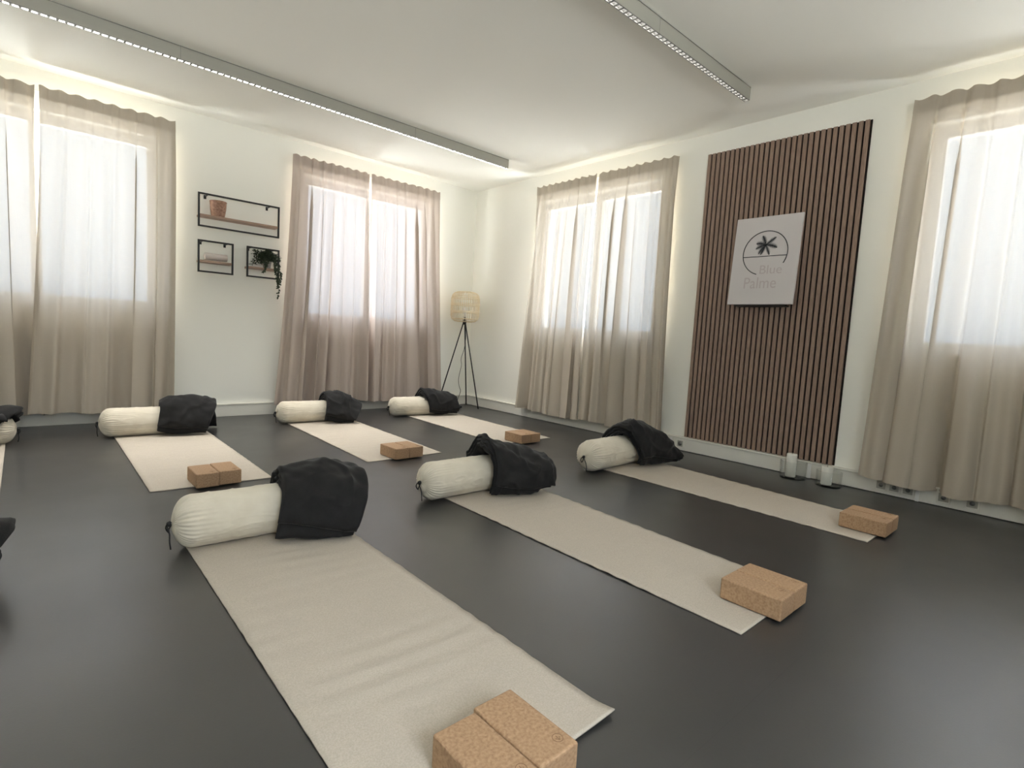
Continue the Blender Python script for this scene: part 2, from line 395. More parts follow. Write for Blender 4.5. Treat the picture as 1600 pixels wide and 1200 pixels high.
gb, gr = 'curtains on the shelf wall', 'curtains on the slatted panel wall'
curtain('x', -5.08, -4.196, -5.10, -4.165, 'sand linen curtain cut off by the left photo edge', M['linen'], 3, 6, gb)
curtain('x', -4.180, -3.31, -4.29, -3.335, 'sand linen curtain right half of the leftmost window, beside the wall shelves', M['linen'], 8, 6, gb, d0=.150)
curtain('x', -2.315, -1.505, -2.455, -1.50, 'rosy sand curtain left half, beside the trailing plant shelf', M['linen_rose'], 21, 7, gb, amp=1.15)
curtain('x', -1.485, -.605, -1.51, -.475, 'rosy sand curtain right half, beside the rattan floor lamp', M['linen_rose'], 34, 7, gb, amp=1.1)
curtain('y', -1.165, -1.995, -1.075, -2.00, 'sand linen curtain nearest the corner on the panel wall', M['linen'], 13, 7, gr, amp=1.1)
curtain('y', -2.025, -2.9, -2.03, -2.985, 'sand linen curtain just left of the slatted wood panel', M['linen'], 17, 7, gr, amp=1.1)
curtain('y', -4.575, -5.44, -4.53, -5.46, 'sand linen curtain right of the slatted panel, cut by the right photo edge', M['linen'], 27, 6, gr, amp=1.25, ztop=2.55)
curtain('y', -5.46, -6.3, -5.47, -6.32, 'sand linen curtain beyond the right photo edge', M['linen'], 41, 6, gr)
def rod(axis, a, c, label):
    t = empty('curtain_rod', ((a+c)/2, -.052, 2.515) if axis == 'x' else (-.052, (a+c)/2, 2.52), label, 'curtain rod', 'curtain rods')
    h = abs(c-a)/2; D = (lambda s, o, z: (s, o, z)) if axis == 'x' else (lambda s, o, z: (o, s, z))
    MB().tube([D(-h, 0, 0), D(h, 0, 0)], .006, 10).build('rod', M['white'], t)
    for s in (-h+.05, 0, h-.05):
        MB().tube([D(s, 0, -.004), D(s, .051, -.004)], .004, 8).build('bracket', M['white'], t)
rod('x', -5.06, -3.33, 'thin white rod carrying the leftmost curtains'); rod('x', -2.29, -.63, 'thin white rod carrying the curtains between shelves and floor lamp')
rod('y', -2.88, -1.19, 'thin white rod carrying the curtains left of the slatted panel'); rod('y', -6.28, -4.6, 'thin white rod carrying the curtains right of the slatted panel')
def radiator(x0, x1, label):
    t = empty('radiator', ((x0+x1)/2, -.022, .16), label, 'radiator', 'radiators behind the curtains')
    h = (x1-x0)/2; b = MB(); b.box((-h, -.016, 0), (h, .018, .62), .005)
    n = int(h*2/.05)
    for i in range(n): b.box((-h+.01+i*(2*h-.02)/n, -.019, .03), (-h+.01+(i+.55)*(2*h-.02)/n, -.0155, .59), .002)
    b.build('panel', M['radiator'], t)
    MB().box((-h, -.018, .612), (h, .019, .63), .003).build('top_grille', M['radiator'], t)
radiator(-4.85, -3.50, 'flat radiator seen dimly through the leftmost curtains'); radiator(-2.08, -.82, 'flat radiator seen dimly through the rosy curtains')

# ------------------------------------------------------------------ slatted panel and canvas
t = empty('slatted_wall_panel', (0, -3.735, .124), 'tall acoustic panel of dark walnut slats on the right wall behind the palm canvas', 'wall panel')
y0, y1, zt = .5925, -.5925, 2.388
MB().box((-.009, y1, 0), (0, y0, zt), .001).build('felt_backing', M['felt'], t)
b = MB(); n = 30; p = (y0-y1)/n
for i in range(n):
    a = y0-i*p-.001; b.box((-.022, a-.0265, 0), (-.008, a, zt), .0012, 1)
b.build('slats', M['slat'], t)

t = empty('canvas_sign', (-.085, -3.716, 1.262), 'white canvas with a black palm tree circle leaning on the slatted panel', 'sign')
lean = math.atan2(.050, .672)
t.rotation_euler = (0, lean, 0)
CW, CH, CT = .50, .675, .018
b = MB(); b.box((-CT, -CW/2, .0), (0, CW/2, CH), .003); b.build('canvas_board', M['canvas'], t)
def cp(u, v, d=.0012): return (-CT-d, CW/2-u*CW, v*CH)         # u to the right, v up
def arc(cx, cy, rx, ry, a0, a1, n=60): return [cp(cx+rx*math.cos(a), cy+ry*math.sin(a)) for a in [a0+(a1-a0)*i/n for i in range(n+1)]]
b = MB()
cxu, cyv, rx, ry = .50, .583, .335, .248
b.tube(arc(cxu, cyv, rx, ry, math.radians(-30), math.radians(254), 90), .0030, 6)
b.tube([cp(.168, .545), cp(.832, .545)], .0024, 6)
b.build('circle_outline', M['ink'], t)
b = MB()
def frond(ang, L, curve, wd):
    pts = []; c0 = (.25, .672*CH)
    n = 14
    x, y = c0; a = math.radians(ang)
    for i in range(n+1):
        pts.append((x, y, a)); x += L/n*math.cos(a); y += L/n*math.sin(a); a += math.radians(curve)/n
    for i in range(n):
        (x0, y0_, a0), (x1, y1_, _) = pts[i], pts[i+1]
        for sgn in (-1, 1):
            wl = wd*1.35*math.sin(PI*min(1, (i+1.5)/(n+1)))**.6
            la = a0+sgn*math.radians(52)
            P0, P1 = (x0, y0_), (x1, y1_); T = (x0+wl*math.cos(la), y0_+wl*math.sin(la))
            tri = [(-CT-.001-.0002*(i % 3), CW/2-q[0], q[1]) for q in (P0, P1, T)]
            b.poly(tri)
for a_, L_, c_, w_ in ((104, .080, 20, .020), (148, .078, 45, .020), (186, .080, 30, .018), (222, .085, 25, .016), (248, .082, -6, .014), (300, .085, -14, .015), (2, .092, -40, .021), (40, .092, -6, .018)): frond(a_, L_, c_, w_)
b.build('palm_tree', M['ink'], t)
def text(s, h, wd, u, v, name):
    cu = bpy.data.curves.new('lettering', 'FONT'); cu.body = s; cu.size = 1; cu.extrude = 0
    o = bpy.data.objects.new('lettering', cu); C.objects.link(o)
    bpy.context.view_layer.update(); dg = bpy.context.evaluated_depsgraph_get()
    me = bpy.data.meshes.new_from_object(o.evaluated_get(dg)); bpy.data.objects.remove(o)
    xs = [q.co.x for q in me.vertices]; ys = [q.co.y for q in me.vertices]
    sx = wd/(max(xs)-min(xs)); sy = h/(max(ys)-min(ys)); x0, yy0 = min(xs), min(ys)
    for q in me.vertices:
        x = (q.co.x-x0)*sx; y = (q.co.y-yy0)*sy
        q.co = Vector((-CT-.0008, CW/2-(u*CW+x), v*CH+y))
    me.materials.clear(); link(name, me, M['pink'], t)
text('Blue', .066, .165, .455, .345, 'lettering'); text('Palme', .085, .245, .235, .182, 'lettering')
MB().box((-.016, -CW/2+.055, -.010), (.078, CW/2-.055, -.002), .002).build('ledge', M['black'], t)

# ------------------------------------------------------------------ wall shelves
def shelf(x0, x1, z0, z1, zb, label):
    t = empty('wall_shelf', ((x0+x1)/2, 0, z0), label, 'shelf', 'black framed wall shelves')
    h = (x1-x0)/2; hh = z1-z0; b = MB(); k = .014; yf = -.125
    b.box((-h, yf, 0), (-h+k, yf+k, hh)); b.box((h-k, yf, 0), (h, yf+k, hh))
    b.box((-h+k, yf, 0), (h-k, yf+k, k)); b.box((-h+k, yf, hh-k), (h-k, yf+k, hh))
    b.build('front_frame', M['black'], t)
    zz = zb-z0
    MB().box((-h+.016, yf+.004, zz-.018), (h-.002, -.002, zz), .002).build('board', M['wood'], t)
    for s in (-h+.08, h-.08) if h > .2 else (-h+.045, h-.045):
        q = MB(); q.box((s-.004, yf+k, hh-.011), (s+.004, -.002, hh-.003)); q.box((s-.010, -.006, hh-.030), (s+.010, 0, hh+.004), .001)
        q.build('bracket', M['black'], t)
shelf(-3.142, -2.453, 1.712, 2.003, 1.822, 'wide black framed wall shelf with wooden board, above the two small ones')
shelf(-3.142, -2.853, 1.318, 1.599, 1.425, 'small black framed shelf holding a rolled white towel')
shelf(-2.740, -2.447, 1.320, 1.601, 1.420, 'small black framed shelf holding the trailing plant')
# basket pot
t = empty('basket_pot', (-2.972, -.075, 1.8225), 'small brown woven basket pot on the wide wall shelf', 'pot')
b = MB(); prof = []
for i in range(29):
    z = i/28*.132; prof.append((.052+.014*math.sin(z/.132*PI*.55)+.0016*math.sin(i*PI*.9), z))
b.lathe([(0, 0)]+prof+[(p[0]-.006, p[1]) for p in prof[::-1][:20]]+[(0, .05)], 40)
b.build('basket_body', M['basket'], t)
q = MB(); q.tube([(.066*math.cos(a), .066*math.sin(a), .132) for a in [2*PI*i/36 for i in range(37)]], .0045, 8); q.build('rim', M['basket'], t)
# towel roll
t = empty('rolled_towel', (-2.985, -.068, 1.4255), 'rolled white towel on the small left wall shelf', 'towel')
b = MB(); V = []
spiral = [((.034-.0022*a)*math.cos(a), (.034-.0022*a)*math.sin(a)+.037) for a in [k*.3 for k in range(44)]]
for sx in (-.09, .09): V += [(sx, y, z) for y, z in spiral]
n = len(spiral); F = [(i, i+1, n+i+1, n+i) for i in range(n-1)]
o = pydata('terry_roll', V, F, M['towel'], t); md = o.modifiers.new('thick', 'SOLIDIFY'); md.thickness = .007; md.offset = 0
# trailing plant
t = empty('trailing_plant', (-2.545, -.07, 1.4205), 'dark green trailing artificial plant in a small pot on the lower right shelf', 'plant')
MB().lathe([(0, 0), (.032, 0), (.040, .062), (.043, .065), (.037, .065), (.034, .01), (0, .01)], 28).build('pot', M['pot'], t)
rnd = random.Random(5)
def leaf(b, p, d, up, L, Wd):
    d = d.normalized(); s = d.cross(up).normalized(); n_ = s.cross(d).normalized()
    a = [b.bm.verts.new(p), b.bm.verts.new(p+d*L*.35+s*Wd*.5+n_*.002), b.bm.verts.new(p+d*L*.75+s*Wd*.36-n_*.002), b.bm.verts.new(p+d*L-n_*.008),
         b.bm.verts.new(p+d*L*.75-s*Wd*.36-n_*.002), b.bm.verts.new(p+d*L*.35-s*Wd*.5+n_*.002), b.bm.verts.new(p+d*L*.5-n_*.004)]
    for i in range(6):
        b.bm.faces.new((a[i], a[(i+1) % 6], a[6]))
lb = MB(); vb = MB()
for k in range(80):
    az = rnd.uniform(0, 2*PI); rad = rnd.uniform(.05, .135); hgt = rnd.uniform(.04, .115)
    if math.sin(az)*rad > .05: rad *= .45
    drop = rnd.uniform(-.02, .10)
    p0 = Vector((0, 0, .06)); p1 = Vector((.5*rad*math.cos(az), .5*rad*math.sin(az), .07+hgt)); p2 = Vector((rad*math.cos(az), rad*math.sin(az)*.9, .07+hgt-drop))
    if p2.y > .06: p2.y = .06
    pts = [p0.lerp(p1, s).lerp(p1.lerp(p2, s), s) for s in [i/8 for i in range(9)]]
    vb.tube(pts, .0012, 5)
    for i in range(2, 9):
        for _ in range(2):
            dd = Vector((rnd.uniform(-1, 1), rnd.uniform(-1, .6), rnd.uniform(-.6, .6)))
            leaf(lb, pts[i], dd, Vector((0, 0, 1)), rnd.uniform(.020, .032), rnd.uniform(.011, .017))
for (ox, oy, L_, sw, dens) in ((.075, -.075, .36, .016, 1), (.092, -.06, .26, .014, 1.3), (.062, -.08, .22, .012, 1.2), (-.045, -.072, .14, .006, .8)):
    pts = []
    for i in range(25):
        s = i/24
        pts.append(Vector((ox*min(1, s*4)+sw*math.sin(s*6+ox*40), oy*min(1, s*4)+.006*math.sin(s*9), .10+.03*math.sin(min(1, s*4)*PI)-L_*max(0, s-.1)/.9)))
    vb.tube(pts, .0012, 5)
    for i in range(3, 25):
        for _ in range(2 if rnd.random() < dens*.45 else 1):
            if rnd.random() > .97: continue
            dd = Vector((rnd.uniform(-1, 1), rnd.uniform(-.9, .2), rnd.uniform(-.9, -.1)))
            leaf(lb, pts[i], dd, Vector((0, -1, .3)), rnd.uniform(.022, .030), rnd.uniform(.013, .018))
lb.build('foliage', M['leaf'], t); vb.build('vines', M['stem'], t)

# ------------------------------------------------------------------ tripod floor lamp
LC = Vector((-.29, -.25, 0)); HZ = 1.045
t = empty('floor_lamp', LC, 'tripod floor lamp with black legs and a round rattan cage shade in the corner', 'lamp')
for fx, fy in ((-.20, -.49), (-.075, -.085), (-.60, -.19)):
    q = Vector((fx, fy, .006))-LC; a = Vector((q.x*.04, q.y*.04, HZ))
    MB().tube([a, q], .0075, 10).build('leg', M['black'], t)
b = MB(); b.lathe([(0, HZ-.03), (.018, HZ-.03), (.022, HZ-.005), (.022, HZ+.002), (.078, HZ+.004), (.078, HZ+.009), (.02, HZ+.010), (.018, HZ+.06), (0, HZ+.06)], 28); b.build('hub', M['black'], t)
b = MB(); b.lathe([(0, HZ+.06), (.012, HZ+.06), (.016, HZ+.09), (.030, HZ+.125), (.030, HZ+.15), (.018, HZ+.178), (0, HZ+.182)], 24); b.build('bulb', M['white'], t)
R_, z0, z1 = .172, HZ+.004, HZ+.364
prof = [(.085, z0), (.125, z0+.006), (.158, z0+.03), (.171, z0+.07), (.172, z0+.12), (.172, z0+.20), (.171, z0+.27), (.160, z0+.318), (.135, z0+.345), (.100, z0+.358), (.062, z0+.362)]
b = MB(); NR = 44
for i in range(NR):
    a = 2*PI*i/NR; b.tube([(r*math.cos(a), r*math.sin(a), z) for r, z in prof], .0034, 5)
sh = b.build('lamp_shade', M['rattan'], t)
b = MB()
for r, z in ((.088, z0), (.163, z0+.035), (.175, z0+.11), (.175, z0+.125), (.175, z0+.20), (.175, z0+.215), (.172, z0+.285), (.165, z0+.305), (.064, z0+.362)):
    b.tube([(r*math.cos(a), r*math.sin(a), z) for a in [2*PI*i/48 for i in range(49)]], .0038, 6, False)
b.build('cane_ring', M['rattan'], sh)
cordp = [(.012, -.005, HZ-.03), (.03, .0, .85), (.022, .01, .72), (-.01, .02, .60), (.0, .02, .52), (-.03, .01, .42), (-.035, .02, .34), (-.02, .02, .26), (-.01, .0, .2), (-.055, -.02, .12), (-.085, -.03, .05), (-.085, -.035, .012), (-.06, -.045, .008)]
P = [Vector(p) for p in cordp]; b = MB(); b.tube([catmull(P, i/5) for i in range(5*(len(P)-1)+1)], .003, 6)
b.tube([Vector((-.06+.03*math.cos(a), -.045+.028*math.sin(a), .006+.003*k/12)) for k, a in enumerate([.5*j for j in range(30)])], .003, 6)
b.build('power_cord', M['cordm'], t)
MB().box((-.075, -.075, 0.003), (-.03, -.045, .026), .006).build('foot_switch', M['cordm'], t)

# ------------------------------------------------------------------ candles in glass cylinders
def candle(x, y, R, gh, r, h, side):
    t = empty('glass_candle_holder', (x, y, 0), 'clear glass cylinder on the floor %s' % side, 'candle holder', 'glass candle cylinders on the floor')
    b = MB(); b.lathe([(0, 0), (R-.004, 0), (R, .004), (R, gh), (R-.004, gh+.001), (R-.005, gh-.002), (R-.005, .014), (R-.010, .010), (0, .010)], 48); b.build('glass_cylinder', M['jar'], t)
    c = empty('pillar_candle', (x-.012, y+.012, .0105), 'white pillar candle in glass %s' % side.replace(', with the taller candle', ', taller one'), 'candle', 'white pillar candles')
    b = MB(); b.lathe([(0, 0), (r-.003, 0), (r, .004), (r, h-.006), (r-.003, h), (r-.010, h-.003), (0, h-.006)], 32); b.build('wax', M['wax'], c)
    MB().tube([(0, 0, h-.008), (.001, 0, h+.002), (.004, 0, h+.008)], .001, 6).build('wick', M['wick'], c)
candle(-.145, -4.105, .088, .125, .035, .168, 'before the slatted panel, with the taller candle')
candle(-.150, -4.345, .080, .105, .035, .128, 'at the right foot of the slatted panel')

# ------------------------------------------------------------------ yoga mats
def yoga_mat(nl, nr, fl, fr, label, seed, curl=0, grp='beige yoga mats'):
    nl, nr, fl, fr = [Vector((*p, 0)) for p in (nl, nr, fl, fr)]
    base = (nl+nr+fl+fr)/4; rnd = random.Random(seed); ph = [rnd.uniform(0, 6.28) for _ in range(6)]
    NX, NY = 24, 150; T = .0045; V = []; F = []
    def pt(i, j):
        u, v = i/NX, j/NY
        p = (nl*(1-u)+nr*u)*(1-v)+(fl*(1-u)+fr*u)*v-base
        yy = v*1.83
        lift = .0030*(1+math.sin(2*PI*yy/.085+ph[0]+1.0*math.sin(3*u+ph[1])+.8*math.sin(yy*5+ph[2])))*(.35+.65*noise.noise(Vector((u*3, yy*3, seed))))
        lift = max(0, lift)*(.15+.85*max(0, min(1, (v-.10)/.06))*max(0, min(1, (.84-v)/.08))) + .0009*(1+noise.noise(Vector((u*4, yy*9, seed+7))))
        z = T+lift
        if curl: z += curl*max(0, (u-.55)/.45)**2*max(0, 1-v/.045)**1.5
        return p.x, p.y, z
    for j in range(NY+1):
        for i in range(NX+1): V.append(pt(i, j))
    n = len(V)
    for j in range(NY+1):
        for i in range(NX+1): x, y, z = V[j*(NX+1)+i]; V.append((x, y, z-T+.0003))
    for j in range(NY):
        for i in range(NX):
            a = j*(NX+1)+i; F.append((a, a+1, a+NX+2, a+NX+1)); F.append((n+a, n+a+NX+1, n+a+NX+2, n+a+1))
    for j in range(NY):
        a = j*(NX+1); F.append((a, a+NX+1, n+a+NX+1, n+a)); a += NX; F.append((a, n+a, n+a+NX+1, a+NX+1))
    for i in range(NX):
        a = i; F.append((a, n+a, n+a+1, a+1)); a = NY*(NX+1)+i; F.append((a, a+1, n+a+1, n+a))
    o = pydata('yoga_mat', V, F, M['mat'], loc=base)
    tag(o, label, 'yoga mat', grp)
MZ = .0085
yoga_mat((-3.862, -4.85), (-3.247, -4.86), (-3.836, -3.02), (-3.232, -3.03), 'beige yoga mat in the foreground centre, nearest the viewer', 1, .012)
yoga_mat((-2.614, -4.882), (-2.085, -4.882), (-2.590, -3.03), (-1.98, -3.05), 'beige yoga mat second from right, between foreground mat and panel side', 2, .003)
yoga_mat((-1.232, -4.87), (-.755, -4.875), (-1.245, -3.03), (-.635, -3.04), 'beige yoga mat closest to the slatted panel', 3, .003)
yoga_mat((-3.828, -2.325), (-3.224, -2.345), (-3.806, -.49), (-3.196, -.50), 'beige yoga mat under the wall shelves, behind the foreground bolster', 4)
yoga_mat((-2.571, -2.268), (-1.957, -2.252), (-2.515, -.43), (-1.90, -.42), 'beige yoga mat before the rosy curtain, middle of the far row', 5)
yoga_mat((-1.33, -2.225), (-.722, -2.205), (-1.262, -.40), (-.655, -.385), 'beige yoga mat nearest the floor lamp', 6)
yoga_mat((-5.01, -2.33), (-4.40, -2.33), (-5.01, -.50), (-4.395, -.50), 'beige yoga mat sliver at the left photo edge, far row', 7)
yoga_mat((-5.03, -4.86), (-4.42, -4.86), (-5.03, -3.03), (-4.42, -3.03), 'beige yoga mat beyond the left photo edge, near row', 8)

# ------------------------------------------------------------------ cork blocks
LW, LL, LH = .1125, .216, .077
def block(x, y, rz, label, parent_grp):
    t = empty('cork_block', (x, y, MZ), label, 'yoga block', parent_grp, rz)
    b = MB(); b.box((-LW/2, -LL/2, 0), (LW/2, LL/2, LH), .006, 3)
    o = b.build('block_body', M['cork'], t)
    for f in o.data.polygons: f.use_smooth = False
    q = MB()
    q.tube([(.028+.0115*math.cos(a), -LL/2+.035+.0115*math.sin(a), LH-.0002) for a in [2*PI*i/24 for i in range(25)]], .0009, 5)
    for a in (.6, 1.57, 2.5): q.tube([(.028, -LL/2+.028, LH-.0002), (.028+.007*math.cos(a), -LL/2+.028+.013*math.sin(a), LH-.0002)], .0009, 5)
    q.build('stamped_mark', M['stampm'], t)
M['stampm'] = mat('stamped_cork', srgb(128, 98, 70), .8)
bl = 'cork yoga blocks in pairs'
def pair(cx, cy, rz, l0, l1, dy=0, gap=.003):
    d = (LW+gap)/2
    block(cx-d*math.cos(rz), cy-d*math.sin(rz), rz, l0, bl); block(cx+d*math.cos(rz), cy+d*math.sin(rz)+dy, rz-.006, l1, bl)
pair(-3.583, -4.835, .0, 'cork block at the bottom photo edge, left one of the foreground pair', 'cork block at the bottom photo edge, right one with stamped round mark', .012)
pair(-2.325, -4.825, .0, 'cork block facing the foreground mat, left one of the pair right of centre', 'cork block on the panel side of the pair right of centre', .0)
pair(-.985, -4.805, .0, 'cork block on the mat by the slatted panel, left one of its pair', 'cork block nearest the slatted panel, right one of its pair', .0)
pair(-3.518, -2.29, .0, 'cork block under the wall shelves, left one of its pair', 'cork block under the wall shelves, right one of its pair', .012)
pair(-2.278, -2.21, .02, 'cork block before the rosy curtain, left one of its pair', 'cork block before the rosy curtain, right one of its pair', .0)
pair(-1.073, -2.205, .02, 'cork block on the mat nearest the floor lamp, left one of its pair', 'cork block on the mat nearest the floor lamp, right one of its pair', .0)

# ------------------------------------------------------------------ bolsters
def bolster(xl, yc, r, yaw, label, seed, L=.64, cords=(-1, 1)):
    """xl = left end. axis runs along local x from 0 to L"""
    rnd = random.Random(seed)
    t = empty('bolster', (xl, yc, MZ+r*.97), label, 'bolster', 'cream cotton bolsters', yaw)
    NA, NS = 168, 90; V = []; F = []; ph = [rnd.uniform(0, 6.28) for _ in range(6)]
    E = .070
    st = []
    for k in range(16):                                           # dome at the left end
        a = k/15*PI/2; st.append((E*(1-math.sin(a))**1.0, .010+(r-.010)*(math.sin(a)*.0+ (1-(1-math.sin(a))**2)**.5), 1-k/15*.55))
    st = [(E*(1-math.cos(a)), .009+(r-.009)*math.sin(a)**.9, 1-.5*a/(PI/2)) for a in [k/15*PI/2 for k in range(16)]]
    body = [(E+(L-2*E)*k/50, r, None) for k in range(1, 50)]
    allst = st+body+[(L-x, rr, g) for x, rr, g in st[::-1]]
    npl = 19
    for (x, rr, g) in allst:
        dist = min(x, L-x); gw = math.exp(-max(0, dist)/.05)
        for k in range(NA):
            a = 2*PI*k/NA
            pl = math.sin(npl*a+ph[0]+2.2*noise.noise(Vector((math.cos(a)*1.5, math.sin(a)*1.5, seed+x*2))))
            pl = ((1-abs(pl))*2-1)*(.75+.9*noise.noise(Vector((math.cos(a)*2, math.sin(a)*2, seed*2.3))))
            f = 1+gw*.115*pl*min(1, (r*.9)/max(rr, .03))
            f += .024*noise.noise(Vector((x*2.2, math.cos(a)*3.2, math.sin(a)*3.2+seed)))       # long soft wrinkles
            wv = noise.noise(Vector((x*5, a*2.2, seed*1.7)))
            f += .030*(1-abs(math.sin(3*a+ph[1]+7*wv+x*6)))**6
            q = rr*f
            y, z = q*math.cos(a), q*math.sin(a)
            lim = -r*.97
            if z < lim: z = lim
            xo = x+.006*gw*pl*(1 if x < L/2 else -1)*(1-min(1, rr/r))
            V.append((xo, y, z))
    n = len(allst)
    for j in range(n-1):
        for k in range(NA):
            k2 = (k+1) % NA; F.append((j*NA+k, (j+1)*NA+k, (j+1)*NA+k2, j*NA+k2))
    F.append(tuple(range(NA))); F.append(tuple((n-1)*NA+k for k in range(NA))[::-1])
    pydata('cotton_cover', V, F, M['bolster'], t)
    for sgn in cords:
        x0 = 0 if sgn < 0 else L; o = -1 if sgn < 0 else 1
        b = MB()
        P = [Vector((x0-.004*o, 0, 0)), Vector((x0+.012*o, .004, .004)), Vector((x0+.018*o, -.010, -.012)), Vector((x0+.013*o, -.020, -.035)), Vector((x0+.014*o, -.030, -.062)), Vector((x0+.010*o, -.028, -r*.9))]
        b.tube([catmull(P, i/5) for i in range(26)], .0028, 6)
        P = [Vector((x0-.004*o, 0, 0)), Vector((x0+.014*o, .010, -.002)), Vector((x0+.020*o, .018, -.022)), Vector((x0+.010*o, .014, -.04)), Vector((x0+.012*o, .002, -.02)), Vector((x0-.002*o, 0, 0))]
        b.tube([catmull(P, i/5) for i in range(26)], .0028, 6)
        b.build('drawstring', M['cordm'], t)
        b = MB(); b.tube([(x0+.001*o, .002, .002), (x0+.006*o, .002, .001), (x0+.016*o, .0, -.002), (x0+.020*o, 0, -.003)], .009, 10, radii=[.007, .010, .010, .005]); b.build('cord_stopper', M['cordm'], t)
bolster(-3.885, -3.195, .104, -.03, 'cream cotton bolster on the foreground mat, largest in the photo', 11)
bolster(-2.735, -3.180, .102, .0, 'cream cotton bolster second from right in the near row, puckered end facing left', 12)
bolster(-1.435, -3.215, .108, .06, 'cream cotton bolster nearest the slatted panel', 13)
bolster(-3.895, -.690, .104, -.02, 'cream cotton bolster under the wall shelves', 14)
bolster(-2.605, -.585, .098, -.03, 'cream cotton bolster in front of the rosy curtain, middle of the far row', 15)
bolster(-1.460, -.580, .098, -.06, 'cream cotton bolster nearest the floor lamp', 16)
bolster(-4.982, -.665, .092, -.03, 'cream bolster end peeking in at the left photo edge, far row', 17)
bolster(-5.035, -3.190, .102, .0, 'cream bolster at the left photo edge, near row, only its cord showing', 18)

# ------------------------------------------------------------------ folded blankets
def blanket(rows, label, seed, T=.072, layers=3, lift=None, grp='folded black blankets draped over the bolsters', wr=1.0, hem0=(.90, .05)):
    """rows: control rows of the outer surface from back hem over the ridge to the front hem, each a list of points left to right"""
    rows = [[Vector(p) for p in r] for r in rows]
    base = Vector((sum(p.x for r in rows for p in r)/sum(len(r) for r in rows), rows[2][1].y, MZ))
    nr_, nc = len(rows)-1, len(rows[0])-1
    NU, NV = 40, 70
    def surf(u, v):
        col = [catmull(r, u*nc) for r in rows]
        return catmull(col, v*nr_)
    V, F = [], []
    rnd = random.Random(seed)
    t = T/layers
    G = {}
    for j in range(-2, NV+3):
        for i in range(-2, NU+3):
            u = i/NU; v = j/NV
            p = surf(max(0, min(1, u)), max(0, min(1, v)))
            du = surf(min(1, u+.02) if u < .98 else 1, max(0, min(1, v))) - surf(max(0, min(.98, u-.02)), max(0, min(1, v)))
            dv = surf(max(0, min(1, u)), min(1, max(0, v)+.02)) - surf(max(0, min(1, u)), max(0, min(.98, v-.02)))
            n_ = dv.cross(du)                            # outward: up and to the front
            if n_.length < 1e-9: n_ = Vector((0, 0, 1))
            G[i, j] = (p, n_.normalized(), dv.normalized(), du.normalized())
    sd = seed*3.3
    for L in range(layers):
        hem = [rnd.uniform(-.012, .010) for _ in range(4)]
        ustart, uend = rnd.uniform(-.006, .006), 1+rnd.uniform(-.02, .022)
        rings = []
        w0 = L*t
        def P(u, v, w):
            ui, vj = u*NU, v*NV; i0, j0 = int(math.floor(ui)), int(math.floor(vj))
            i0 = max(-2, min(NU+1, i0)); j0 = max(-2, min(NV+1, j0)); fu, fv = ui-i0, vj-j0
            a, b_, c, d = G[i0, j0], G[i0+1, j0], G[i0, j0+1], G[i0+1, j0+1]
            p = (a[0]*(1-fu)+b_[0]*fu)*(1-fv)+(c[0]*(1-fu)+d[0]*fu)*fv
            n_ = (a[1]*(1-fu)+b_[1]*fu)*(1-fv)+(c[1]*(1-fu)+d[1]*fu)*fv
            q = Vector((p.x*9, p.y*9, p.z*9+sd))
            wn = .020*noise.noise(q*.8)+.009*noise.noise(q*2.1)
            ridge = 1-abs(noise.noise(Vector((p.x*7+sd, p.y*3-p.x*4, p.z*6))))*3.2
            wn += .013*max(0, ridge)**2.5
            return p + n_*(wn*wr-w) , a
        hemf = lambda u: (1.0 if L > 0 else hem0[0]+hem0[1]*u) + .6*hem[L % 4] + .010*math.sin(5*u+sd)
        NW = 6
        for j in range(NV+1):
            # half-circle closing of each layer at both hems
            vv = j/NV
            ring = []
            e = 1.0
            for (edge) in (vv, 1-vv):
                if edge < .035: e = min(e, math.sqrt(max(0.0, 1-((.035-edge)/.035)**2)))
            e = max(e, .04)
            tt = t*.96
            c_ = w0+t/2
            for i in range(NU+1):                       # outer face
                u = ustart+(uend-ustart)*i/NU; v = vv*hemf(u)
                side = min(i/NU, 1-i/NU); es = math.sqrt(max(0, 1-((.03-side)/.03)**2)) if side < .03 else 1
                ring.append(P(u, v, c_-tt/2*e*es)[0])
            for i in range(NU, -1, -1):                 # inner face
                u = ustart+(uend-ustart)*i/NU; v = vv*hemf(u)
                side = min(i/NU, 1-i/NU); es = math.sqrt(max(0, 1-((.03-side)/.03)**2)) if side < .03 else 1
                ring.append(P(u, v, c_+tt/2*e*es)[0])
            rings.append(ring)
        off = len(V); m_ = len(rings[0])
        for r in rings:
            for p in r:
                p = p-base
                if p.z < .002+.004*L*0: p.z = .002
                V.append(p)
        for j in range(NV):
            for k in range(m_):
                k2 = (k+1) % m_
                F.append((off+j*m_+k, off+j*m_+k2, off+(j+1)*m_+k2, off+(j+1)*m_+k))
        for j in (0, NV):
            for i in range(NU):
                a = off+j*m_+i; b_ = off+j*m_+i+1; c = off+j*m_+(m_-1-i-1); d = off+j*m_+(m_-1-i)
                F.append((a, b_, c, d) if j else (d, c, b_, a))
    o = pydata('folded_blanket', V, F, M['fleece'], loc=base)
    bm = bmesh.new(); bm.from_mesh(o.data); bmesh.ops.recalc_face_normals(bm, faces=bm.faces[:]); bm.to_mesh(o.data); bm.free()
    for p in o.data.polygons: p.use_smooth = True
    tag(o, label, 'blanket', grp)
